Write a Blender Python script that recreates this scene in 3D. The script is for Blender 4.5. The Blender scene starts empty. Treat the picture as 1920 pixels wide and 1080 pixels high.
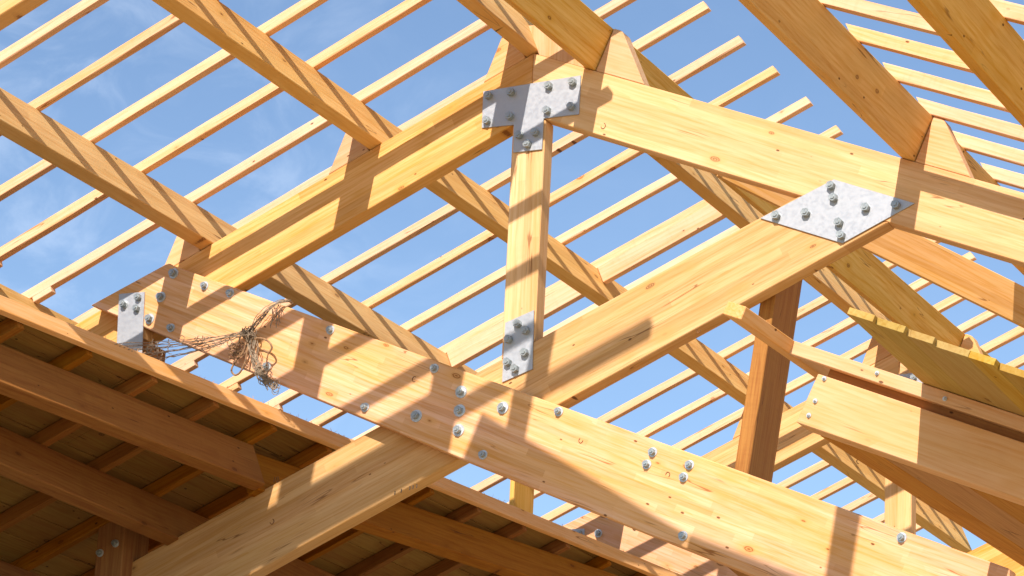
import bpy, bmesh, math, random
from mathutils import Vector, Matrix

random.seed(7)
C = bpy.context.scene.collection
PI = math.pi

# ------------------------------------------------------------------ camera (calibrated from the photo's vanishing lines)
F_PX = 5588.5
YAW, PITCH, ROLL = math.radians(-28.632), math.radians(18.768), math.radians(2.898)
CAM = Vector((6.998, -12.924, -6.325))
cy, sy, cp, sp = math.cos(YAW), math.sin(YAW), math.cos(PITCH), math.sin(PITCH)
FWD = Vector((sy*cp, cy*cp, sp))
R0 = Vector((cy, -sy, 0)); U0 = R0.cross(FWD)
RIGHT = math.cos(ROLL)*R0 + math.sin(ROLL)*U0
UP = -math.sin(ROLL)*R0 + math.cos(ROLL)*U0

# roof frames: X along the truss, Y away from the camera along the purlins, Z up; the ridge of the front truss is the origin
A0 = math.radians(23.081)
ca, sa = math.cos(A0), math.sin(A0)
EX, EY, EZ = Vector((1, 0, 0)), Vector((0, 1, 0)), Vector((0, 0, 1))
LD, NL = Vector((ca, 0, sa)), Vector((-sa, 0, ca))      # up the left slope, normal of the left slope
RD, NR = Vector((ca, 0, -sa)), Vector((sa, 0, ca))      # down the right slope, normal of the right slope
GROUND = -7.93

def at(px, py, p0, n):
    """the point of a photo pixel on the plane through p0 with normal n"""
    d = RIGHT*(px-960) - UP*(py-540) + FWD*F_PX
    t = (Vector(p0) - CAM).dot(n) / d.dot(n)
    return CAM + d*t
def onY(px, py, y): return at(px, py, (0, y, 0), EY)

# ------------------------------------------------------------------ materials
def nodes_of(name):
    m = bpy.data.materials.new(name); m.use_nodes = True
    nt = m.node_tree; b = nt.nodes['Principled BSDF']
    return m, nt, b
def N(nt, t, **kw):
    n = nt.nodes.new(t)
    for k, v in kw.items():
        if k.startswith('i_'):
            key = k[2:]
            n.inputs[int(key) if key.isdigit() else key].default_value = v
        else: setattr(n, k, v)
    return n
def math_(nt, op, a, b=None, c=None, clamp=False):
    n = nt.nodes.new('ShaderNodeMath'); n.operation = op; n.use_clamp = clamp
    for i, x in enumerate((a, b, c)):
        if x is None: continue
        if isinstance(x, (int, float)): n.inputs[i].default_value = x
        else: nt.links.new(x, n.inputs[i])
    return n.outputs[0]
def vmath(nt, op, a, b=None):
    n = nt.nodes.new('ShaderNodeVectorMath'); n.operation = op
    for i, x in enumerate((a, b)):
        if x is None: continue
        if isinstance(x, (tuple, list)): n.inputs[i].default_value = x
        else: nt.links.new(x, n.inputs[i])
    return n.outputs[0]
def mixc(nt, fac, a, b, blend='MIX'):
    n = nt.nodes.new('ShaderNodeMix'); n.data_type = 'RGBA'; n.blend_type = blend
    for key, x in ((0, fac), (6, a), (7, b)):
        if isinstance(x, (int, float)): n.inputs[key].default_value = x
        elif isinstance(x, (tuple, list)): n.inputs[key].default_value = (*x, 1) if len(x) == 3 else x
        else: nt.links.new(x, n.inputs[key])
    return n.outputs[2]
def maprange(nt, x, a, b, c=0.0, d=1.0, smooth=True):
    n = nt.nodes.new('ShaderNodeMapRange'); n.clamp = True
    n.interpolation_type = 'SMOOTHSTEP' if smooth else 'LINEAR'
    nt.links.new(x, n.inputs[0])
    for i, v in enumerate((a, b, c, d)): n.inputs[i+1].default_value = v
    return n.outputs[0]

def wood(name, base, late, knot, lam=0.0, lamtone=0.3, rough=0.75, knots=0.5, saw=0.0, vary=0.16, pink=(1.0, 0.93, 0.9), seg=.62):
    """timber whose grain runs along the object's local X; lam = lamella height of glulam along local Y"""
    m, nt, b = nodes_of(name)
    tc = N(nt, 'ShaderNodeTexCoord'); oi = N(nt, 'ShaderNodeObjectInfo')
    rnd = oi.outputs['Random']
    off = vmath(nt, 'SCALE', (13.7, 5.3, 9.1)); nt.links.new(rnd, off.node.inputs['Scale'])
    p = vmath(nt, 'ADD', tc.outputs['Object'], off)
    sx = N(nt, 'ShaderNodeSeparateXYZ'); nt.links.new(tc.outputs['Object'], sx.inputs[0])
    # slow wander of the grain
    wob = N(nt, 'ShaderNodeTexNoise', i_Scale=1.0, i_Detail=2.0)
    nt.links.new(vmath(nt, 'MULTIPLY', p, (1.3, 5.0, 5.0)), wob.inputs['Vector'])
    wv = vmath(nt, 'SUBTRACT', wob.outputs['Color'], (.5, .5, .5))
    wv = vmath(nt, 'MULTIPLY', wv, (0.0, 0.035, 0.035))
    pw = vmath(nt, 'ADD', p, wv)
    g1 = N(nt, 'ShaderNodeTexNoise', i_Scale=1.0, i_Detail=4.0, i_Roughness=0.6)
    nt.links.new(vmath(nt, 'MULTIPLY', pw, (3.0, 80.0, 80.0)), g1.inputs['Vector'])
    g2 = N(nt, 'ShaderNodeTexNoise', i_Scale=1.0, i_Detail=3.0)
    nt.links.new(vmath(nt, 'MULTIPLY', pw, (0.7, 22.0, 22.0)), g2.inputs['Vector'])
    wave = N(nt, 'ShaderNodeTexWave', wave_type='BANDS', bands_direction='DIAGONAL', wave_profile='SAW')
    for k, v in (('Scale', 1.0), ('Distortion', 9.0), ('Detail', 2.0), ('Detail Scale', 0.6)): wave.inputs[k].default_value = v
    nt.links.new(vmath(nt, 'MULTIPLY', pw, (1.1, 22.0, 18.0)), wave.inputs['Vector'])
    grain = math_(nt, 'ADD', math_(nt, 'MULTIPLY', maprange(nt, g1.outputs[0], .42, .66), .55), math_(nt, 'MULTIPLY', maprange(nt, g2.outputs[0], .42, .68), .32))
    grain = math_(nt, 'ADD', grain, math_(nt, 'MULTIPLY', math_(nt, 'POWER', wave.outputs['Fac'], 2.5), .34), clamp=True)
    col = mixc(nt, grain, base, late)
    # broad colour drift along the piece
    dr = N(nt, 'ShaderNodeTexNoise', i_Scale=1.0, i_Detail=2.0)
    nt.links.new(vmath(nt, 'MULTIPLY', p, (.8, 6.0, 6.0)), dr.inputs['Vector'])
    col = mixc(nt, maprange(nt, dr.outputs[0], .3, .7), mixc(nt, maprange(nt, dr.outputs[0], .50, .40, 0, .35), col, late), mixc(nt, 1.0, col, pink, 'MULTIPLY'))
    if lam:
        li = math_(nt, 'FLOOR', math_(nt, 'MULTIPLY', sx.outputs[1], 1.0/lam))
        w1 = N(nt, 'ShaderNodeTexWhiteNoise', noise_dimensions='2D')
        cv = N(nt, 'ShaderNodeCombineXYZ'); nt.links.new(li, cv.inputs[0]); nt.links.new(rnd, cv.inputs[1]); nt.links.new(cv.outputs[0], w1.inputs['Vector'])
        sgi = math_(nt, 'FLOOR', math_(nt, 'ADD', math_(nt, 'MULTIPLY', sx.outputs[0], seg), math_(nt, 'MULTIPLY', w1.outputs['Value'], 7.0)))
        w2 = N(nt, 'ShaderNodeTexWhiteNoise', noise_dimensions='3D')
        cv2 = N(nt, 'ShaderNodeCombineXYZ'); nt.links.new(li, cv2.inputs[0]); nt.links.new(sgi, cv2.inputs[1]); nt.links.new(rnd, cv2.inputs[2]); nt.links.new(cv2.outputs[0], w2.inputs['Vector'])
        tone = maprange(nt, w2.outputs['Value'], 0, 1, 1.0-lamtone, 1.0+lamtone*.35, smooth=False)
        cvt = N(nt, 'ShaderNodeCombineXYZ'); nt.links.new(math_(nt, 'POWER', tone, .7), cvt.inputs[0]); nt.links.new(tone, cvt.inputs[1]); nt.links.new(math_(nt, 'POWER', tone, 1.4), cvt.inputs[2])
        col = mixc(nt, 1.0, col, cvt.outputs[0], 'MULTIPLY')
        fr = math_(nt, 'FRACT', math_(nt, 'MULTIPLY', sx.outputs[1], 1.0/lam))
        ed = math_(nt, 'MINIMUM', fr, math_(nt, 'SUBTRACT', 1.0, fr))
        line = maprange(nt, ed, 0.0, .05, .38, 0.0)
        col = mixc(nt, line, col, late)
    # knots
    vo = N(nt, 'ShaderNodeTexVoronoi', i_Scale=1.0, i_Randomness=1.0)
    nt.links.new(vmath(nt, 'MULTIPLY', pw, (4.6, 10.0, .8)), vo.inputs['Vector'])
    cs = N(nt, 'ShaderNodeSeparateColor'); nt.links.new(vo.outputs['Color'], cs.inputs[0])
    has = maprange(nt, cs.outputs[0], 1.0-knots*.5, 1.0-knots*.5+.02)
    kd = math_(nt, 'ADD', vo.outputs['Distance'], math_(nt, 'MULTIPLY', math_(nt, 'SUBTRACT', g1.outputs[0], .5), .10))
    ksz = maprange(nt, cs.outputs[1], 0, 1, .55, 1.0, smooth=False)
    kd = math_(nt, 'DIVIDE', kd, ksz)
    kn = math_(nt, 'MULTIPLY', maprange(nt, kd, .19, .12), has)
    halo = math_(nt, 'MULTIPLY', math_(nt, 'MULTIPLY', maprange(nt, kd, .55, .14), has), .6)
    col = mixc(nt, halo, col, late)
    ringn = math_(nt, 'MULTIPLY', math_(nt, 'ADD', math_(nt, 'SINE', math_(nt, 'MULTIPLY', kd, 95.0)), 1.0), .3)
    col = mixc(nt, math_(nt, 'MULTIPLY', kn, math_(nt, 'SUBTRACT', .85, ringn)), col, knot)
    # small pin knots and dirt flecks
    v2 = N(nt, 'ShaderNodeTexVoronoi', i_Scale=1.0)
    nt.links.new(vmath(nt, 'MULTIPLY', p, (10.0, 20.0, 1.6)), v2.inputs['Vector'])
    c2 = N(nt, 'ShaderNodeSeparateColor'); nt.links.new(v2.outputs['Color'], c2.inputs[0])
    fl = math_(nt, 'MULTIPLY', maprange(nt, v2.outputs['Distance'], .13, .08), maprange(nt, c2.outputs[0], .84, .86))
    col = mixc(nt, math_(nt, 'MULTIPLY', fl, .85), col, tuple(c*.45 for c in knot))
    # drying cracks along the grain, and faint handling dirt
    n3 = N(nt, 'ShaderNodeTexNoise', i_Scale=1.0, i_Detail=2.0)
    nt.links.new(vmath(nt, 'MULTIPLY', pw, (1.0, 17.0, 13.0)), n3.inputs['Vector'])
    n4 = N(nt, 'ShaderNodeTexNoise', i_Scale=1.0, i_Detail=1.0)
    nt.links.new(vmath(nt, 'MULTIPLY', p, (2.6, 7.0, 7.0)), n4.inputs['Vector'])
    ck = math_(nt, 'MULTIPLY', maprange(nt, math_(nt, 'ABSOLUTE', math_(nt, 'SUBTRACT', n3.outputs[0], .53)), .011, .002), maprange(nt, n4.outputs[0], .57, .66))
    col = mixc(nt, math_(nt, 'MULTIPLY', ck, .7), col, tuple(c*.9 for c in knot))
    n5 = N(nt, 'ShaderNodeTexNoise', i_Scale=3.1, i_Detail=5.0, i_Roughness=.65)
    nt.links.new(p, n5.inputs['Vector'])
    col = mixc(nt, math_(nt, 'MULTIPLY', maprange(nt, n5.outputs[0], .52, .74), .15), col, mixc(nt, 1.0, col, (.70, .62, .55), 'MULTIPLY'))
    if saw:   # sawn, furry look: marks across the grain
        sn = N(nt, 'ShaderNodeTexNoise', i_Scale=1.0, i_Detail=3.0)
        nt.links.new(vmath(nt, 'MULTIPLY', p, (46.0, 9.0, 9.0)), sn.inputs['Vector'])
        col = mixc(nt, math_(nt, 'MULTIPLY', maprange(nt, sn.outputs[0], .5, .75), saw), col, mixc(nt, 1.0, col, (.7, .62, .52), 'MULTIPLY'))
    # each piece its own tone
    pt = maprange(nt, rnd, 0, 1, 1.0-vary, 1.0+vary*.5, smooth=False)
    hv = N(nt, 'ShaderNodeHueSaturation'); nt.links.new(col, hv.inputs['Color']); nt.links.new(pt, hv.inputs['Value'])
    nt.links.new(maprange(nt, math_(nt, 'FRACT', math_(nt, 'MULTIPLY', rnd, 7.3)), 0, 1, .9, 1.08, smooth=False), hv.inputs['Saturation'])
    nt.links.new(hv.outputs[0], b.inputs['Base Color'])
    b.inputs['Roughness'].default_value = rough
    b.inputs['Specular IOR Level'].default_value = .12
    bp = N(nt, 'ShaderNodeBump', i_Strength=.35, i_Distance=.0015)
    nt.links.new(math_(nt, 'SUBTRACT', g1.outputs[0], math_(nt, 'MULTIPLY', kn, .5)), bp.inputs['Height'])
    nt.links.new(bp.outputs[0], b.inputs['Normal'])
    return m

GLU = wood('spruce_glulam', (.76, .470, .190), (.63, .315, .068), (.20, .065, .016), lam=.046, lamtone=.20, knots=.6, seg=.7)
CREAM = wood('pale_glulam', (.79, .520, .255), (.69, .380, .120), (.24, .080, .020), lam=.046, lamtone=.20, knots=.55, seg=.6)
GLU_TIE = wood('larch_glulam', (.80, .510, .280), (.70, .360, .125), (.25, .080, .022), lam=.037, lamtone=.17, knots=.8, seg=2.2, pink=(1.0, .94, 1.12))
PURL = wood('douglas_purlin', (.79, .520, .180), (.65, .345, .066), (.16, .050, .013), lam=.060, lamtone=.13, knots=.8, seg=.5)
BATT = wood('douglas_batten', (.84, .560, .340), (.78, .430, .190), (.32, .105, .030), knots=.6, saw=.15, vary=.10, pink=(1.0, .91, .88))
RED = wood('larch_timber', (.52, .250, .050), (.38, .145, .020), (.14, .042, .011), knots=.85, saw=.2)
LARCH_SHADE = wood('shade_darkened_larch', (.37, .155, .022), (.26, .088, .010), (.10, .030, .008), knots=.9, saw=.2)  # red-brown larch, darkened further to put the shade under the roof into its colour
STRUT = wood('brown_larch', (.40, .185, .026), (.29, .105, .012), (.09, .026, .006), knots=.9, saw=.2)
PALE = wood('planed_douglas', (.78, .490, .250), (.69, .355, .120), (.25, .078, .022), knots=.9)
BOARD = wood('yellow_sheathing', (.52, .350, .110), (.43, .245, .052), (.18, .075, .02), knots=.5, rough=.85, pink=(.97, 1.0, .88))
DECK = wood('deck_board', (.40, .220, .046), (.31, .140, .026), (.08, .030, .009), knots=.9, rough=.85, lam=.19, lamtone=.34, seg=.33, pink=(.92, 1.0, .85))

def metal(name, col, rough, metallic, mott):
    m, nt, b = nodes_of(name)
    tc = N(nt, 'ShaderNodeTexCoord')
    n1 = N(nt, 'ShaderNodeTexNoise', i_Scale=55.0, i_Detail=6.0, i_Roughness=.65); nt.links.new(tc.outputs['Object'], n1.inputs['Vector'])
    v1 = N(nt, 'ShaderNodeTexVoronoi', i_Scale=60.0); nt.links.new(tc.outputs['Object'], v1.inputs['Vector'])
    sc = N(nt, 'ShaderNodeSeparateColor'); nt.links.new(v1.outputs['Color'], sc.inputs[0])
    f = math_(nt, 'ADD', math_(nt, 'MULTIPLY', maprange(nt, n1.outputs[0], .32, .68), .75), math_(nt, 'MULTIPLY', sc.outputs[0], .25), clamp=True)
    c = mixc(nt, f, tuple(x*(1-mott) for x in col), tuple(min(1, x*(1+mott*.5)) for x in col))
    n2 = N(nt, 'ShaderNodeTexNoise', i_Scale=9.0, i_Detail=6.0, i_Roughness=.7); nt.links.new(tc.outputs['Object'], n2.inputs['Vector'])
    c = mixc(nt, maprange(nt, n2.outputs[0], .6, .72), c, tuple(min(1, x*1.04) for x in col))
    nt.links.new(c, b.inputs['Base Color'])
    b.inputs['Metallic'].default_value = metallic
    nt.links.new(maprange(nt, n1.outputs[0], .3, .7, rough-.1, rough+.12), b.inputs['Roughness'])
    return m
GALV = metal('galvanised_steel', (.42, .445, .46), .46, .38, .06)
HEAD = metal('zinc_bolt_head', (.36, .40, .39), .36, .45, .2)
ZINC = metal('zinc_bolt', (.55, .59, .60), .34, .35, .15)
def plain(name, col, rough=.9):
    m, nt, b = nodes_of(name)
    tc = N(nt, 'ShaderNodeTexCoord')
    n1 = N(nt, 'ShaderNodeTexNoise', i_Scale=45.0, i_Detail=3.0); nt.links.new(tc.outputs['Object'], n1.inputs['Vector'])
    nt.links.new(mixc(nt, maprange(nt, n1.outputs[0], .3, .7), tuple(c*.6 for c in col), tuple(min(1, c*1.25) for c in col)), b.inputs['Base Color'])
    b.inputs['Roughness'].default_value = rough
    return m
CORD = plain('hemp_cord', (.31, .235, .155))
ROPE = plain('orange_rope', (.30, .17, .08))
RUST = plain('rusty_wire', (.20, .085, .03))
INK = plain('pencil', (.07, .06, .05))

m, nt, b = nodes_of('gravel_ground')
tc = N(nt, 'ShaderNodeTexCoord')
n1 = N(nt, 'ShaderNodeTexNoise', i_Scale=.35, i_Detail=6.0); nt.links.new(tc.outputs['Object'], n1.inputs['Vector'])
n2 = N(nt, 'ShaderNodeTexVoronoi', i_Scale=22.0); nt.links.new(tc.outputs['Object'], n2.inputs['Vector'])
gc = mixc(nt, maprange(nt, n1.outputs[0], .35, .65), (.45, .35, .19), (.55, .43, .245))
gc = mixc(nt, math_(nt, 'MULTIPLY', n2.outputs['Distance'], .5), gc, (.26, .17, .09))
nt.links.new(gc, b.inputs['Base Color']); b.inputs['Roughness'].default_value = .95
GRAVEL = m

# ------------------------------------------------------------------ building helpers
def tag(o, label=None, cat=None, group=None, kind=None):
    if label: o['label'] = label
    if cat: o['category'] = cat
    if group: o['group'] = group
    if kind: o['kind'] = kind
    return o
def frame(o, u, v, w):
    u, v, w = u.normalized(), v.normalized(), w.normalized()
    return Matrix(((u.x, v.x, w.x, o.x), (u.y, v.y, w.y, o.y), (u.z, v.z, w.z, o.z), (0, 0, 0, 1)))
def link(name, bm, mat, M, parent=None, smooth=False):
    me = bpy.data.meshes.new(name); bm.normal_update(); bm.to_mesh(me); bm.free()
    me.materials.append(mat)
    if smooth:
        for p in me.polygons: p.use_smooth = True
    o = bpy.data.objects.new(name, me); C.objects.link(o)
    if parent is not None:
        o.parent = parent
        o.matrix_local = parent.matrix_world.inverted() @ M if not parent.parent else (parent.parent.matrix_basis @ parent.matrix_basis).inverted() @ M
    else: o.matrix_world = M
    return o
def prism_bm(poly, w0, w1, bev=.004, bm=None):
    own = bm is None
    bm = bm or bmesh.new()
    a = [bm.verts.new((x, y, w0)) for x, y in poly]; c = [bm.verts.new((x, y, w1)) for x, y in poly]
    n = len(poly); fs = [bm.faces.new(a), bm.faces.new(c[::-1])]
    for i in range(n):
        j = (i+1) % n
        fs.append(bm.faces.new((a[j], a[i], c[i], c[j])))
    bmesh.ops.recalc_face_normals(bm, faces=fs)
    if bev and own: bmesh.ops.bevel(bm, geom=list(bm.edges), offset=bev, segments=1, affect='EDGES', clamp_overlap=True)
    return bm
def sub(poly, o): return [(x-o[0], y-o[1]) for x, y in poly]
def slab(name, poly, y0, y1, side, mat, parent=None, bev=.004):
    """a timber lying in a truss plane: polygon in (s, n) of the left or right slope, from y0 to y1 (grain along s)"""
    U, V = (LD, NL) if side == 'L' else (RD, NR)
    o0 = poly[0]
    M = frame(U*o0[0] + V*o0[1] + EY*y0, U, V, -EY)
    return link(name, prism_bm(sub(poly, o0), y0-y1, 0, bev), mat, M, parent)
def upright(name, poly, y0, y1, mat, parent=None, bev=.004, lean=0.0):
    """a post: polygon given as (x, z) points, extruded from y0 to y1, grain vertical"""
    o0 = poly[0]
    u = Vector((lean, 0, 1)).normalized(); v = Vector((1, 0, -lean)).normalized()
    M = frame(Vector((o0[0], y0, o0[1])), u, v, EY)
    Mi = M.inverted()
    pl = []
    for x, z in poly:
        q = Mi @ Vector((x, y0, z)); pl.append((q.x, q.y))
    return link(name, prism_bm(pl, 0, y1-y0, bev), mat, M, parent)
def stick(name, p0, p1, V, v0, v1, w0, w1, mat, parent=None, bev=.004, cut0=0.0, cut1=0.0):
    """a straight timber from p0 to p1; section v0..v1 along V, w0..w1 along the third axis; cuts slope the ends"""
    u = (p1-p0); ln = u.length; u.normalize()
    w = u.cross(V).normalized(); v = w.cross(u)
    poly = [(-cut0, v0), (ln+cut1, v0), (ln, v1), (0, v1)]
    return link(name, prism_bm(poly, w0, w1, bev), mat, frame(p0, u, v, w), parent)
def empty(name, loc):
    o = bpy.data.objects.new(name, None); C.objects.link(o); o.location = loc
    o.matrix_world = Matrix.Translation(loc)
    return o
def copy_tree(o, parent=None):
    c = o.copy(); C.objects.link(c)
    if parent is not None: c.parent = parent
    for ch in list(o.children): copy_tree(ch, c)
    return c
def ordinal(k): return ('first', 'second', 'third', 'fourth', 'fifth', 'sixth', 'seventh', 'eighth', 'ninth', 'tenth', 'eleventh', 'twelfth', 'thirteenth', 'fourteenth', 'fifteenth', 'sixteenth', 'seventeenth', 'eighteenth', 'nineteenth', 'twentieth')[k-1]

def tube(bm, pts, r, seg=5, closed=False):
    pts = [Vector(p) for p in pts]
    rings = []
    n = len(pts)
    for i, p in enumerate(pts):
        a = pts[i-1] if (i or closed) else pts[i]; b_ = pts[(i+1) % n] if (i < n-1 or closed) else pts[i]
        t = (b_-a)
        if t.length < 1e-9: t = Vector((1, 0, 0))
        t.normalize()
        s_ = t.cross(Vector((.3, -.8, .52))).normalized(); q = t.cross(s_)
        rings.append([bm.verts.new(p + (s_*math.cos(2*PI*j/seg) + q*math.sin(2*PI*j/seg))*r) for j in range(seg)])
    m_ = n if closed else n-1
    for i in range(m_):
        a, c = rings[i], rings[(i+1) % n]
        for j in range(seg):
            bm.faces.new((a[j], a[(j+1) % seg], c[(j+1) % seg], c[j]))
    if not closed:
        bm.faces.new(rings[0][::-1]); bm.faces.new(rings[-1])
# ------------------------------------------------------------------ setting: ground
bm = bmesh.new()
bmesh.ops.create_grid(bm, x_segments=8, y_segments=8, size=600)
g = link('ground', bm, GRAVEL, Matrix.Translation((0, 0, GROUND)))
tag(g, 'pale gravel ground under the timber roof', kind='structure')

# unseen walls added below the picture to block ground bounce under the lower left roof
m, nt, b = nodes_of('shade_wall_render')
tc = N(nt, 'ShaderNodeTexCoord'); n1 = N(nt, 'ShaderNodeTexNoise', i_Scale=3.0, i_Detail=6.0); nt.links.new(tc.outputs['Object'], n1.inputs['Vector'])
nt.links.new(mixc(nt, n1.outputs[0], (.34, .27, .19), (.42, .34, .25)), b.inputs['Base Color']); b.inputs['Roughness'].default_value = .9
for (x0, x1, y0, y1, zt, lb) in ((-9.0, -.55, -3.75, -3.50, -3.98, 'unseen wall facing the camera, added below the picture to shade the lower left roof'), (-.80, -.55, -3.49, 5.6, -3.98, 'unseen side wall added below the picture to shade the lower left roof')):
    o = link('shade_wall', prism_bm([(x0, y0), (x1, y0), (x1, y1), (x0, y1)], GROUND, zt, .01), m, Matrix.Identity(4))
    tag(o, lb, 'wall')

# ------------------------------------------------------------------ bolts
def bolt_bm(washer, head, rot):
    """hex head on a washer, axis along local +Z, seated at z = 0"""
    bm = bmesh.new()
    if washer:
        r = bmesh.ops.create_cone(bm, segments=28, radius1=washer, radius2=washer*.96, depth=.005, cap_ends=True)
        bmesh.ops.translate(bm, vec=(0, 0, .0025), verts=r['verts'])
    z0 = .005 if washer else 0.0
    r = bmesh.ops.create_cone(bm, segments=6, radius1=head, radius2=head, depth=head*1.15, cap_ends=True, matrix=Matrix.Rotation(rot, 4, 'Z'))
    bmesh.ops.translate(bm, vec=(0, 0, z0+head*.575), verts=r['verts'])
    bmesh.ops.bevel(bm, geom=[e for e in bm.edges if all(v in r['verts'] for v in e.verts)], offset=head*.06, segments=1, affect='EDGES')
    r = bmesh.ops.create_cone(bm, segments=14, radius1=head*.5, radius2=head*.46, depth=.006, cap_ends=True)
    bmesh.ops.translate(bm, vec=(0, 0, z0+head*1.15+.002), verts=r['verts'])
    return bm
def bolt(px, py, y, parent, washer=.026, head=.0175):
    p = onY(px, py, y)
    tilt = Matrix.Rotation(random.uniform(-.03, .03), 4, 'X') @ Matrix.Rotation(random.uniform(-.03, .03), 4, 'Y')
    o = link('bolt', bolt_bm(washer, head, random.uniform(0, 1.0)), ZINC, frame(p, EX, EZ, -EY) @ tilt, parent)
    o.data.materials.append(HEAD)
    for f in o.data.polygons:
        if f.center.z > (.0052 if washer else -.001): f.material_index = 1
    return o
def plate(pts, y, parent):
    q = [onY(x, z, y-.007) for x, z in pts]
    o0 = q[0]
    M = frame(Vector((o0.x, y, o0.z)), EX, EZ, -EY)
    return link('connector_plate', prism_bm([(v.x-o0.x, v.z-o0.z) for v in q], .0, .007, .0012), GALV, M, parent)

# ------------------------------------------------------------------ the truss
T = .10          # thickness of the truss timbers
def make_truss():
    base = Vector((-2.40, 0, -1.385))
    t = empty('roof_truss', base)
    # rafters meet in a vertical joint at the ridge
    slab('rafter', [(-3.55, -.325), (-.1395, -.325), (-.001, 0), (-3.55, 0)], 0, T, 'L', GLU, t)
    slab('rafter', [(.001, 0), (.1395, -.325), (5.2, -.335), (5.2, 0)], 0, T, 'R', CREAM, t)
    upright('king_post', [(-.100, -1.706), (.090, -1.625), (.093, -.396), (0, -.358), (-.104, -.400)], .002, T-.004, CREAM, t)
    # lower chord running parallel to the left rafter, butting under the right one
    slab('brace', [(-4.6, -1.93), (1.384, -1.918), (1.026, -1.548), (-4.6, -1.498)], .001, T, 'L', GLU, t)
    tie = slab('tie_beam', [(-2.022, -2.112), (-1.0, -2.135), (.6, -2.172), (3.84, -2.215), (3.643, -1.743), (-1.60, -1.743), (-1.625, -1.738), (-1.648, -1.752)], -.10, -.002, 'R', GLU_TIE, t, bev=.006)
    a8 = math.radians(8.5)
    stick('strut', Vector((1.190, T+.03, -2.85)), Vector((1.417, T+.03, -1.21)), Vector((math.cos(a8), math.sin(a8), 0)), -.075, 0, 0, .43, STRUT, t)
    upright('packing_block', [(-2.49, -1.384), (-2.312, -1.384), (-2.312, -1.315), (-2.49, -1.243)], -.098, -.001, GLU, t)
    # ridge block between the two ridge purlins
    upright('ridge_block', [(.034, -.016), (.302, -.131), (.385, .062), (.17, .15), (-.045, .17)], .001, T-.002, PALE, t)
    # cleats that hold the purlins
    for s in (-2.225, -1.075, -.049):
        slab('cleat', [(s-.275, .002), (s-.003, .002), (s-.003, .238), (s-.045, .238)], .002, T-.003, 'L', PALE, t)
    for s in (.406, 2.347):
        slab('cleat', [(s+.003, .002), (s+.345-.03, .002), (s+.062, .245), (s+.045, .250), (s+.003, .250)], .002, T-.003, 'R', PALE, t)
    p = plate(((906, 171), (1089, 141), (1085, 214), (1019, 222), (1016, 280), (962, 286), (963, 234), (903, 240)), -.001, t)
    for u in ((917, 180), (959, 174), (1030, 162), (1075, 155), (914, 227), (957, 219), (1027, 208), (1072, 201), (975, 254), (1005, 249), (990, 271)): bolt(*u, -.008, p, 0, .023)
    p = plate(((947, 605), (1001, 581), (998, 692), (941, 717)), -.001, t)
    for u in ((972, 608), (987, 620), (955, 637), (985, 662), (953, 680), (967, 692)): bolt(*u, -.008, p, 0, .023)
    p = plate(((1425, 409), (1563, 336), (1715, 381), (1579, 456)), -.001, t)
    for u in ((1559, 349), (1564, 372), (1624, 390), (1681, 385), (1512, 400), (1456, 405), (1574, 418), (1578, 442)): bolt(*u, -.008, p, 0, .023)
    p = plate(((223, 551), (271, 547), (265, 680), (217, 680)), -.101, t)
    for u, wsh in (((233, 571), .026), ((260, 558), 0), ((257, 579), 0)): bolt(*u, -.108, p, wsh, .021)
    for u in ((326, 513), (302, 557), (281, 598)): bolt(*u, -.1, tie, .031, .021)
    for u in ((865, 735), (862, 770), (860, 807), (781, 780), (943, 765)): bolt(*u, -.1, tie, .034, .021)
    for u in ((384, 536), (432, 550), (321, 615), (501, 687), (620, 619), (815, 691), (685, 764), (1048, 772), (906, 853), (1224, 848), (1213, 871), (1293, 872), (1282, 895), (1281, 1005), (1691, 1008)): bolt(*u, -.1, tie, .0255, .0178)
    raf_r, br = t.children[1], t.children[3]
    for par, u, y, r, ang in ((raf_r, (1131, 236), 0, .013, 3.3), (tie, (777, 711), -.1, .012, 1.0), (tie, (1089, 826), -.1, .011, 2.0), (tie, (1252, 890), -.1, .011, 5.2), (tie, (1610, 865), -.1, .010, .6), (br, (510, 978), .001, .012, 3.4), (br, (1310, 620), .001, .009, 2.2)):
        bm = bmesh.new(); q = onY(*u, y-.001)
        tube(bm, [EX*math.cos(ang+a*.42)*r + EZ*math.sin(ang+a*.42)*r*1.2 for a in range(11)], .0021)
        link('staple', bm, RUST, Matrix.Translation(q), par)
    for u in ((740, 925), (768, 916), (774, 914), (781, 912), (752, 921)):
        bm = bmesh.new(); q = onY(*u, -.001)
        tube(bm, [(0, 0, -.008), (.003, -.002, 0), (.001, 0, .012)], .0024)
        link('nail_tip', bm, INK, Matrix.Translation(q), br)
    bm = bmesh.new(); q = onY(519, 899, 0)
    tube(bm, [(-.013, 0, .016), (-.018, 0, -.014)], .0011); tube(bm, [(.004+.008*math.cos(a*.7), 0, .015*math.sin(a*.7)) for a in range(9)], .0011, closed=True)
    link('pencil_figure', bm, INK, Matrix.Translation(q), br)
    return tag(t, 'bolted timber truss with big steel plates, nearest the camera', 'roof truss', 'roof trusses')
truss = make_truss()
t2 = copy_tree(truss); t2.location.y += 5.5
tag(t2, 'timber truss farther back, mostly hidden behind the bolted front truss')

# ------------------------------------------------------------------ posts
def post(y, label):
    o = upright('post', [(-2.49, GROUND), (-2.312, GROUND), (-2.312, -1.388), (-2.49, -1.388)], y-.098, y+.14, LARCH_SHADE, bev=.006)
    return tag(o, label, 'post', 'posts under the truss feet')
po = post(0, 'square red brown post under the left foot of the front truss')
for u in ((188, 1037), (217, 1019)): bolt(*u, -.098, po, .022, .016)
post(5.5, 'square post under the left foot of the farther truss')
o = upright('plank_post', [(-1.64, -1.985), (-1.607, -1.97), (-1.607, -.42), (-1.64, -.435)], 3.0, 3.27, PURL)
tag(o, 'flat brown upright plank seen between the tie beam and the dark roof edge', 'post')

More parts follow.
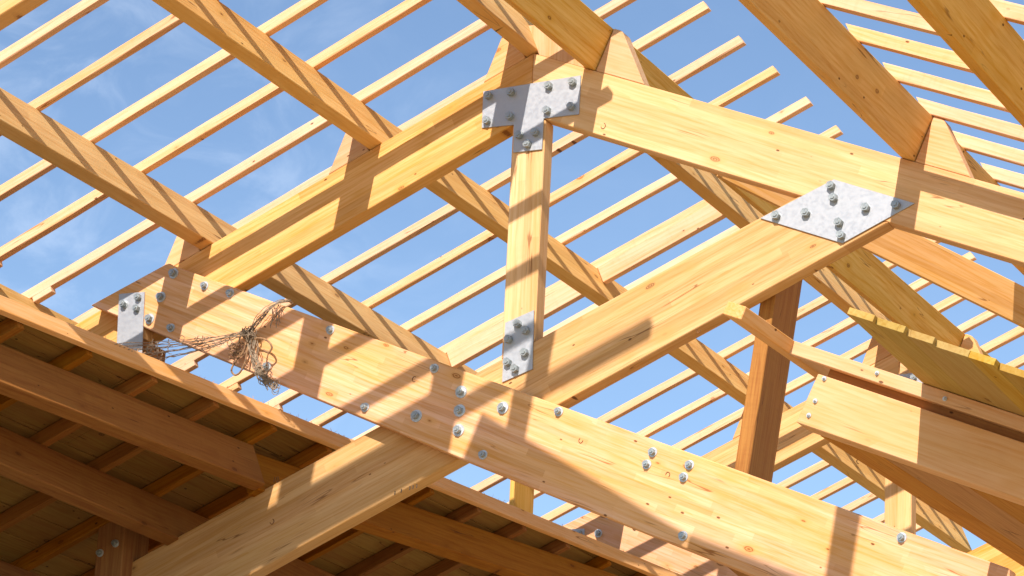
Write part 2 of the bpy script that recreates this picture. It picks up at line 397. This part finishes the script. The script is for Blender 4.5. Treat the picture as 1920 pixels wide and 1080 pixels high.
# ------------------------------------------------------------------ purlins of the upper roof
PUR_N = .25
def purlin(side, s0, s1, n0, n1, y0, y1, label):
    V, W = (NL, LD) if side == 'L' else (NR, RD)
    p = W*s0 + V*n0
    o = stick('purlin', p + EY*y0, p + EY*y1, V, 0, n1-n0, 0, s1-s0, PURL)
    return tag(o, label, 'purlin', 'purlins of the upper roof')
purlin('L', -3.37, -3.28, .003, PUR_N-.008, -3.1, 9.6, 'eave purlin at far left just above the dark roof edge board')
purlin('L', -2.220, -2.137, .003, PUR_N-.002, -3.1, 9.6, 'left slope purlin crossing above the tie beam foot, next to the eave purlin')
purlin('L', -1.070, -.990, .003, PUR_N-.001, -3.1, 9.6, 'left slope purlin crossing the middle of the left rafter')
purlin('L', -.044, .030, .003, PUR_N-.003, -3.1, 9.6, 'ridge purlin on the left side of the ridge block')
purlin('R', .336, .404, .003, PUR_N-.001, -3.1, 9.6, 'ridge purlin on the right side of the ridge block')
purlin('R', 2.268, 2.345, .003, PUR_N-.003, -3.1, 9.6, 'purlin crossing the right rafter beside its steep cleat above the diamond plate')
purlin('R', 3.375, 3.455, .003, PUR_N-.002, -3.6, 9.6, 'large shaded purlin filling the upper right corner')

# ------------------------------------------------------------------ battens of the upper roof
BN = .252; BH = .058; BW = .048
def bar_bm(length, v0, v1, w0, w1, bow=.004, wane=.0008, n=22, skew0=0.0, skew1=0.0):
    """a sawn bar along local X with chamfered edges, a slight bow and uneven corners"""
    bm = bmesh.new(); rings = []
    a1, a2 = random.uniform(-bow, bow), random.uniform(-bow, bow); ch = .0035
    f1, f2 = random.uniform(.8, 1.6), random.uniform(.8, 1.6)
    for i in range(n+1):
        t = i/n
        dv = a1*math.sin(PI*t*f1); dw = a2*math.sin(PI*t*f2)
        r = []
        for v, w in ((v0, w0+ch), (v0, w1-ch), (v0+ch, w1), (v1-ch, w1), (v1, w1-ch), (v1, w0+ch), (v1-ch, w0), (v0+ch, w0)):
            fv = (v-v0)/(v1-v0)
            x = t*length + (1-t)*fv*skew0 + t*fv*skew1
            r.append(bm.verts.new((x, v+dv+random.gauss(0, wane), w+dw+random.gauss(0, wane))))
        rings.append(r)
    for a, c in zip(rings, rings[1:]):
        for k in range(8): bm.faces.new((a[k], a[(k+1) % 8], c[(k+1) % 8], c[k]))
    bm.faces.new(rings[0][::-1]); bm.faces.new(rings[-1])
    bmesh.ops.recalc_face_normals(bm, faces=list(bm.faces))
    return bm
def left_batten(y, s1, label):
    s0 = -3.62 + random.uniform(-.03, .03)
    bm = bar_bm(s1-s0, 0, BH+random.uniform(-.003, .003), -BW-random.uniform(-.004, .006), 0, skew1=-.012)
    # heel block notched over the eave purlin
    b2 = prism_bm([(-3.276-s0, -.034), (-3.145-s0, -.034), (-3.142-s0, .003), (-3.276-s0, .003)], -BW+.001, -.001, .003)
    me = bpy.data.meshes.new('tmp'); b2.to_mesh(me); b2.free(); bm.from_mesh(me); bpy.data.meshes.remove(me)
    M = frame(LD*s0 + NL*BN + EY*y, LD, NL, -EY) @ Matrix.Rotation(random.uniform(-.0016, .0016), 4, 'Y')
    o = link('roof_batten', bm, BATT, M)
    return tag(o, label, 'roof batten', 'thin battens on the left slope')
ys = [-2.020, -1.548, -1.071, -.587, -.090]
for k in range(19): ys.append(-.09 + .4895*(k+1))
front = [y for y in ys if y < -.2]
for y in ys:
    if y < -.2:
        k = sum(1 for q in ys if y <= q < -.2); lb = 'thin left slope batten, %s one in front of the bolted front truss' % ordinal(k)
    elif y < .1: lb = 'thin left slope batten resting right along the left rafter of the front truss'
    else:
        k = sum(1 for q in ys if .1 < q <= y); lb = 'thin left slope batten, %s one behind the bolted front truss' % ordinal(k)
    left_batten(y, .775 + random.uniform(-.008, .008), lb)
# two more battens nearer the camera; their tops reach past the ridge and shade the brace
left_batten(-2.50, 1.0, 'thin left slope batten, fifth one in front of the bolted front truss')
# deep planks hung under one batten
for s0, s1, lb in ((-.985, -.048, 'deep pink plank between the ridge and the middle purlin'), (-2.132, -1.074, 'deep plank between the middle and the lower left purlin')):
    o = slab('trimmer_plank', [(s0, .135), (s1, .135), (s1, BN-.003), (s0, BN-.003)], 2.835, 2.885, 'L', BATT, bev=.003)
    tag(o, lb, 'plank')

def right_batten(y, label):
    s0 = 2.300 + random.uniform(-.006, .006)
    bm = bar_bm(4.9, 0, .068+random.uniform(-.003, .003), -BW, 0, skew0=-.07)
    M = frame(RD*s0 + NR*(BN-.002) + EY*y, RD, NR, -EY) @ Matrix.Rotation(random.uniform(-.0016, .0016), 4, 'Y')
    o = link('roof_batten', bm, BATT, M)
    return tag(o, label, 'roof batten', 'thin battens on the right slope')
yr = [-2.38, -1.905, -1.426, -.977, -.474, -.012] + [-.012+.478*k for k in range(1, 19)]
for y in yr:
    if y < -.2:
        k = sum(1 for q in yr if y <= q < -.2); lb = 'pale right slope batten, %s one in front of the bolted front truss' % ordinal(k)
    elif y < .1: lb = 'pale right slope batten resting right along the right rafter of the front truss'
    else:
        k = sum(1 for q in yr if .1 < q <= y); lb = 'pale right slope batten, %s one behind the bolted front truss' % ordinal(k)
    right_batten(y, lb)

# gable end of the roof, mostly above the frame: verge boards and the end rafter
o = slab('verge_board', [(-3.6, .255), (.0, .255), (.0, .295), (-3.6, .295)], -3.07, -2.70, 'L', PALE)
tag(o, 'wide verge board on the left slope at the gable end above the picture', 'board')
o = slab('verge_board', [(.004, .255), (1.34, .255), (1.33, .295), (.004, .295)], -2.965, -2.855, 'L', PALE)
tag(o, 'narrow verge board reaching past the ridge at the gable end above the picture', 'board')
o = stick('verge_board', RD*.10 + NR*.255 + EY*-2.82, RD*1.42 + NR*.255 + EY*-3.08, NR, 0, .04, 0, .45, PALE)
tag(o, 'slanting verge board beside the ridge on the right slope above the picture', 'board')
o = slab('verge_board', [(1.43, .255), (7.0, .255), (7.0, .295), (1.43, .295)], -3.50, -3.07, 'R', PALE)
tag(o, 'wide verge board on the right slope at the gable end above the picture', 'board')
o = slab('end_rafter', [(-3.6, -.325), (-.14, -.325), (0, -.001), (-3.6, -.001)], -3.02, -2.92, 'L', GLU)
tag(o, 'end rafter cutting the upper left corner of the picture', 'rafter')

# diagonal wind brace in the right slope, under the purlins
p0 = at(1617, 464, NR*-.27, NR); p1 = at(1920, 613, NR*-.27, NR)
d = (p1-p0).normalized()
o = stick('wind_brace', p0-d*.9, p0+d*4.2, NR, 0, .2, -.04, 0, CREAM)
tag(o, 'diagonal brace running down right beneath the right rafter', 'brace')

# ------------------------------------------------------------------ lower left roof (seen from underneath, in its own shade)
LB = -1.530      # level of the brace top, where its purlins sit
def lower_purlin(s_a, y_a, s_b, y_b, w, label, c0=0, c1=0):
    pa = LD*s_a + NL*LB + EY*y_a; pb = LD*s_b + NL*LB + EY*y_b
    o = stick('lower_purlin', pa, pb, NL, 0, .245, -w, 0, LARCH_SHADE, cut0=c0, cut1=c1, bev=.005)
    return tag(o, label, 'purlin', 'purlins of the lower left roof')
lower_purlin(-2.432, -3.4, -2.232, -.06, .078, 'brown lower roof purlin coming from the left to a spliced end', 0, .0)
lower_purlin(-2.280, -.055, -1.74, 4.9, .078, 'brown lower roof purlin running from the brace to bottom centre', 0, 0)
lower_purlin(-2.84, -3.4, -2.868, 4.9, .08, 'darkest lower roof purlin nearest the bottom left corner')
lower_purlin(-3.75, -3.4, -3.75, 4.9, .08, 'lowest lower roof purlin hidden at the bottom left')
def fas(y): return -2.026 + .069*y
# edge board along the top of the lower roof
pa = LD*fas(-3.4) + NL*-1.262 + EY*-3.4; pb = LD*fas(6.2) + NL*-1.262 + EY*6.2
o = stick('edge_board', pa, pb, NL, 0, .098, -.032, 0, PALE, bev=.003)
tag(o, 'rough sawn board along the upper edge of the dark lower roof', 'board')
bm = bmesh.new()
for k in range(150):
    y = random.triangular(-2.4, 5.5, -1.0); q = LD*(fas(y)-random.uniform(.0, .03)) + NL*(-1.262+.098) + EY*y
    dd = (NL*random.uniform(.3, 1) + EY*random.uniform(-1, 1) + LD*random.uniform(-.2, .8)).normalized()*random.uniform(.006, .024)
    tube(bm, [q-dd*.2, q+dd*.5+NL*.002, q+dd], random.uniform(.0006, .0016), 4)
tag(link('splinters', bm, PALE, Matrix.Identity(4), o), kind='stuff')
# joists
jy = [-1.66 + .515*k for k in range(-3, 15)]
for i, y in enumerate(jy):
    s1 = fas(y)-.036
    o = slab('joist', [(-5.6, LB+.247), (s1, LB+.247), (s1, LB+.322), (-5.6, LB+.322)], y, y+.052, 'L', LARCH_SHADE, bev=.003)
    tag(o, 'brown joist under the lower left roof boards, %s from the camera end' % ordinal(i+1), 'joist', 'joists of the lower left roof')
# boarding
bm = bmesh.new()
s = -5.7; rows = []
while s < -1.55:
    w = random.uniform(.17, .21); rows.append((s, s+w)); s += w
yy0, yy1 = -3.4, 6.2
def clip(poly):
    out = []
    f = lambda q: q[1] - (fas(q[0])-.034)
    for i in range(len(poly)):
        a, c = poly[i], poly[(i+1) % len(poly)]
        fa_, fc = f(a), f(c)
        if fa_ <= 0: out.append(a)
        if fa_*fc < 0:
            t = fa_/(fa_-fc); out.append((a[0]+(c[0]-a[0])*t, a[1]+(c[1]-a[1])*t))
    return out
for a, c in rows:
    y0 = yy0
    while y0 < yy1-.2:
        y1 = min(yy1, y0+random.uniform(1.6, 3.4))
        z = random.uniform(-.0015, .0015)
        pl = clip([(y0, a+.002), (y1-.003, a+.002), (y1-.003, c-.002), (y0, c-.002)])
        if len(pl) >= 3:
            b2 = prism_bm(pl, -.024-z, -z, .002)
            me = bpy.data.meshes.new('tmp'); b2.to_mesh(me); b2.free(); bm.from_mesh(me); bpy.data.meshes.remove(me)
        y0 = y1
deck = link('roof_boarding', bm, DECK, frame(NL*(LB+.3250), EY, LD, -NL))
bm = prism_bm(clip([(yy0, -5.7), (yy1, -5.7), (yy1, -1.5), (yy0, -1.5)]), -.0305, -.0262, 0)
link('light_block_sheet', bm, INK, frame(NL*(LB+.3250), EY, LD, -NL), deck)  # dark sheet added over the boards to stop sun leaking through their gaps
tag(deck, 'dark boarding of the lower left roof seen from underneath', 'roof boarding')

# ------------------------------------------------------------------ lower right roof (its near corner)
def rs(s, n, y): return RD*s + NR*n + EY*y
o = slab('rake_board', [(3.582, -1.737), (6.6, -1.737), (6.6, -1.526), (3.588, -1.526)], -2.51, -2.372, 'R', PALE, bev=.003)
tag(o, 'wide pale board closing the front of the lower right roof', 'board')
for u in ((1546, 710), (1529, 752), (1517, 779)):
    q = onY(*u, -2.51); link('screw', bolt_bm(.010, .006, .3), ZINC, frame(q, EX, EZ, -EY), o)
o = slab('edge_batten', [(3.423, -1.487), (6.6, -1.487), (6.6, -1.432), (3.423, -1.432)], -2.513, -2.463, 'R', PALE, bev=.003)
tag(o, 'pale batten lying above the wide front board of the lower right roof', 'batten')
for u in ((1645, 700), (1772, 748)):
    q = onY(*u, -2.513); link('screw', bolt_bm(.009, .006, .3), ZINC, frame(q, EX, EZ, -EY), o)
o = stick('edge_batten', rs(3.325, -1.487, -2.935), rs(3.50, -1.487, -.05), NR, 0, .055, 0, .088, PALE, bev=.003)
tag(o, 'batten with a free sawn end jutting out at the corner of the lower right roof', 'batten')
o = slab('blocking_board', [(3.605, -1.5255), (6.6, -1.5255), (6.6, -1.4325), (3.605, -1.4325)], -2.4625, -2.38, 'R', LARCH_SHADE, bev=.002)  # filler; the recess shade is put into its dark colour
tag(o, 'filler board darkened as shade in the recess between the batten and the wide front board', 'board')
for i, (s0, s1, lb) in enumerate(((3.605, 3.90, 'shaded edge beam under the lower right roof, resting on the tie beam'), (3.903, 4.28, 'shaded beam beside the edge beam under the lower right roof'), (4.283, 5.6, 'wide shaded underside timber at the far right of the lower right roof'))):
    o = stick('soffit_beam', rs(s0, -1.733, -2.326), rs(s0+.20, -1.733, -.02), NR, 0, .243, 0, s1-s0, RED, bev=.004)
    tag(o, lb, 'beam', 'beams under the lower right roof')
edges = (4.095, 4.198, 4.312, 4.416, 4.548, 4.650, 4.775, 4.88, 5.00, 5.12, 5.24)
fronts = (-3.470, -3.440, -3.404, -3.376, -3.372, -3.318, -3.30, -3.262, -3.24, -3.21)
for i, y in enumerate(fronts):
    z = .0006*(i % 3)
    a, c, k = edges[i], edges[i+1]+.003, .26
    o = link('sheathing_board', prism_bm([(0, 0), (0, c-a), (-.2-y, c-a-k), (-.2-y, -k)], -.026-z, -z, .001), BOARD, frame(rs(a, -1.430, y), EY, RD, -NR))
    lb = 'yellow sheathing board on the lower right roof, %s' % ('the outermost with its edge against the sky' if i == 0 else '%s in from the outermost' % ordinal(i))
    tag(o, lb, 'board', 'sheathing boards of the lower right roof')

# ------------------------------------------------------------------ net and rope bundle hanging on the tie beam
def smoothpath(ctrl, k=6, jit=0.0):
    c = [Vector(p) for p in ctrl]; out = []
    for i in range(len(c)-1):
        p0 = c[max(0, i-1)]; p1 = c[i]; p2 = c[i+1]; p3 = c[min(len(c)-1, i+2)]
        for j in range(k):
            t = j/k
            v = .5*((2*p1) + (p2-p0)*t + (2*p0-5*p1+4*p2-p3)*t*t + (3*p1-p0-3*p2+p3)*t**3)
            out.append(v + Vector((random.gauss(0, jit), random.gauss(0, jit), random.gauss(0, jit))))
    out.append(c[-1]); return out
def npt(px, py, dy=0.0): return onY(px, py, -.125-dy)
knot = npt(468, 624, .03)
nroot = empty('net_bundle', knot)
tag(nroot, 'tangled bundle of old cord netting knotted over the front tie beam', 'net')
# strands from the edge board of the lower roof to the knot
bm = bmesh.new()
fa = at(216, 645, NL*-1.185, NL); fb = at(300, 683, NL*-1.185, NL)
for k in range(11):
    f = k/10
    a = fa.lerp(fb, f*.9)
    mid = npt(330+random.uniform(-15, 15), 640+f*30+random.uniform(-4, 4), .5)
    m2 = npt(400, 632+f*16+random.uniform(-3, 3), .2)
    tube(bm, smoothpath([a, mid, m2, npt(465+random.uniform(-4, 4), 624+random.uniform(-6, 6), .04)], 8, .002), .0022)
for k in range(30):   # broken mesh loops
    x = random.uniform(265, 440); f = random.random(); y = 640+(x-265)*-.06 + f*(40-(x-265)*.16)
    c0 = npt(x, y, max(.05, .5*(465-x)/140)); r = random.uniform(.010, .022); ph = random.uniform(0, 6)
    tube(bm, [c0 + EX*math.cos(ph+a*.6)*r*random.uniform(.8, 1.2) + EZ*math.sin(ph+a*.6)*r + EY*random.uniform(-.008, .008) for a in range(8)], .0019)
# strands from the knot up over the beam
for k in range(9):
    tube(bm, smoothpath([npt(466+random.uniform(-6, 6), 625, .03), npt(486+random.uniform(-6, 6), 598+random.uniform(-5, 5), .03), npt(512+random.uniform(-7, 7), 574+random.uniform(-4, 4), .02), npt(534+random.uniform(-4, 8), 563+random.uniform(-3, 3), -.02), npt(548, 568, -.12)], 7, .002), .0022)
for k in range(8):
    x = random.uniform(490, 530)
    tube(bm, smoothpath([npt(x, 590-(x-490)*.6), npt(x+random.uniform(-6, 6), 598-(x-490)*.4), npt(x+random.uniform(-10, 10), 612-(x-490)*.2+random.uniform(-4, 8))], 5, .002), .0018)
# the knot itself
for k in range(26):
    ph = random.uniform(0, 6.3); r = random.uniform(.018, .045)
    ax = Vector((random.gauss(0, 1), random.gauss(0, 1), random.gauss(0, 1))).normalized(); bx = ax.cross(EX).normalized(); cx = ax.cross(bx)
    o3 = knot + Vector((random.gauss(0, .022), random.uniform(-.02, .02), random.gauss(0, .022)))
    tube(bm, [o3 + bx*math.cos(ph+a*.5)*r + cx*math.sin(ph+a*.5)*r*.7 for a in range(11)], .0026)
# hanging tassel
for k in range(15):
    x0 = 472+random.uniform(-7, 7)
    tube(bm, smoothpath([npt(x0, 628, .03), npt(x0+random.uniform(-4, 8), 655, .03), npt(482+random.uniform(-9, 10), 685, .02), npt(492+random.uniform(-9, 12), 708+random.uniform(-4, 4), .02), npt(508+random.uniform(-8, 18), 726+random.uniform(-8, 8), .02)], 7, .003), .0022)
for k in range(34):
    f = random.random(); c0 = npt(478+f*44+random.uniform(-6, 6), 690+f*38+random.uniform(-8, 8), random.uniform(0, .04)); r = random.uniform(.012, .024); ph = random.uniform(0, 6)
    tube(bm, [c0 + EX*math.cos(ph+a*.65)*r + EZ*math.sin(ph+a*.65)*r*1.1 + EY*random.uniform(-.006, .006) for a in range(10)], .0019)
link('netting', bm, CORD, Matrix.Translation(knot) @ Matrix.Translation(-knot), nroot)
bm = bmesh.new()
loop = smoothpath([npt(462, 640, .03), npt(456, 660, .03), npt(440, 680, .03), npt(434, 694, .03), npt(440, 703, .03), npt(450, 698, .03), npt(459, 680, .03), npt(464, 655, .03), npt(466, 636, .03)], 8)
tube(bm, loop, .0052, 7)
for k in range(16):
    c0 = npt(446+random.uniform(-11, 11), 657+random.uniform(-12, 10), .03); ph = random.uniform(0, 6); r = random.uniform(.012, .026)
    tube(bm, [c0 + EX*math.cos(ph+a*.55)*r + EZ*math.sin(ph+a*.55)*r*.8 + EY*random.uniform(-.01, .01) for a in range(12)], .0027)
tube(bm, smoothpath([npt(474, 636, .03), npt(490, 634, .04), npt(504, 641, .04), npt(510, 652, .04), npt(503, 660, .04), npt(494, 656, .04)], 7, .001), .0055, 7)
tube(bm, smoothpath([npt(503, 660, .04), npt(501, 672, .03), npt(500, 686, .0)], 6, .001), .004, 6)
link('rope_loop', bm, ROPE, Matrix.Identity(4), nroot)

# ------------------------------------------------------------------ light, sky, camera
SUN = Vector((-.128, 1.0, -.826)).normalized()
ld = bpy.data.lights.new('sun', 'SUN'); ld.energy = 3.7; ld.angle = math.radians(.53); ld.color = (1.0, .90, .84)
lo = bpy.data.objects.new('sun', ld); C.objects.link(lo); lo.rotation_euler = SUN.to_track_quat('-Z', 'Y').to_euler(); lo.location = (0, 0, 20)
w = bpy.data.worlds.new('World'); bpy.context.scene.world = w; w.use_nodes = True
nt = w.node_tree; bg = nt.nodes['Background']
sky = nt.nodes.new('ShaderNodeTexSky'); sky.sky_type = 'NISHITA'; sky.sun_disc = False
sky.sun_elevation = math.asin(-SUN.z); sky.sun_rotation = math.atan2(-SUN.x, -SUN.y)
sky.air_density = 1.0; sky.dust_density = .15; sky.ozone_density = 1.6; sky.altitude = 400
tc = nt.nodes.new('ShaderNodeTexCoord')
n1 = nt.nodes.new('ShaderNodeTexNoise'); n1.inputs['Scale'].default_value = 1.0; n1.inputs['Detail'].default_value = 7; n1.inputs['Roughness'].default_value = .62; n1.inputs['Distortion'].default_value = .4
nt.links.new(vmath(nt, 'MULTIPLY', tc.outputs['Generated'], (9.0, 9.0, 22.0)), n1.inputs['Vector'])
n2 = nt.nodes.new('ShaderNodeTexNoise'); n2.inputs['Scale'].default_value = 3.2; n2.inputs['Detail'].default_value = 2
nt.links.new(tc.outputs['Generated'], n2.inputs['Vector'])
cl = math_(nt, 'MULTIPLY', maprange(nt, n1.outputs[0], .46, .74), maprange(nt, n2.outputs[0], .42, .62))
d0 = (RIGHT*(130-960) - UP*(330-540) + FWD*F_PX).normalized()     # where the thin cloud stands in the sky
dt = nt.nodes.new('ShaderNodeVectorMath'); dt.operation = 'DOT_PRODUCT'; dt.inputs[1].default_value = tuple(d0)
nrm = vmath(nt, 'NORMALIZE', tc.outputs['Generated']); nt.links.new(nrm, dt.inputs[0])
patch = maprange(nt, dt.outputs['Value'], math.cos(math.radians(8.5)), math.cos(math.radians(.5)), .10, 1.0)
n3 = nt.nodes.new('ShaderNodeTexNoise'); n3.inputs['Scale'].default_value = 1.0; n3.inputs['Detail'].default_value = 8; n3.inputs['Roughness'].default_value = .6; n3.inputs['Distortion'].default_value = .8
nt.links.new(vmath(nt, 'MULTIPLY', tc.outputs['Generated'], (26.0, 26.0, 40.0)), n3.inputs['Vector'])
cl = math_(nt, 'MULTIPLY', math_(nt, 'ADD', math_(nt, 'MULTIPLY', cl, .06), math_(nt, 'MULTIPLY', maprange(nt, n3.outputs[0], .40, .72), patch)), .13)
hs = nt.nodes.new('ShaderNodeHueSaturation'); hs.inputs['Saturation'].default_value = 1.02; hs.inputs['Value'].default_value = 1.0
nt.links.new(sky.outputs[0], hs.inputs['Color'])
nt.links.new(mixc(nt, cl, hs.outputs[0], (8.0, 8.6, 9.4)), bg.inputs['Color'])
bg.inputs['Strength'].default_value = .10

cd = bpy.data.cameras.new('camera'); co = bpy.data.objects.new('camera', cd); C.objects.link(co)
cd.sensor_fit = 'HORIZONTAL'; cd.sensor_width = 36.0; cd.lens = F_PX/1920*36.0; cd.clip_start = .1; cd.clip_end = 2000
co.matrix_world = Matrix(((RIGHT.x, UP.x, -FWD.x, CAM.x), (RIGHT.y, UP.y, -FWD.y, CAM.y), (RIGHT.z, UP.z, -FWD.z, CAM.z), (0, 0, 0, 1)))
sc = bpy.context.scene; sc.camera = co
vs = sc.view_settings; vs.view_transform = 'Standard'; vs.look = 'None'; vs.exposure = 0.84; vs.gamma = 1.0
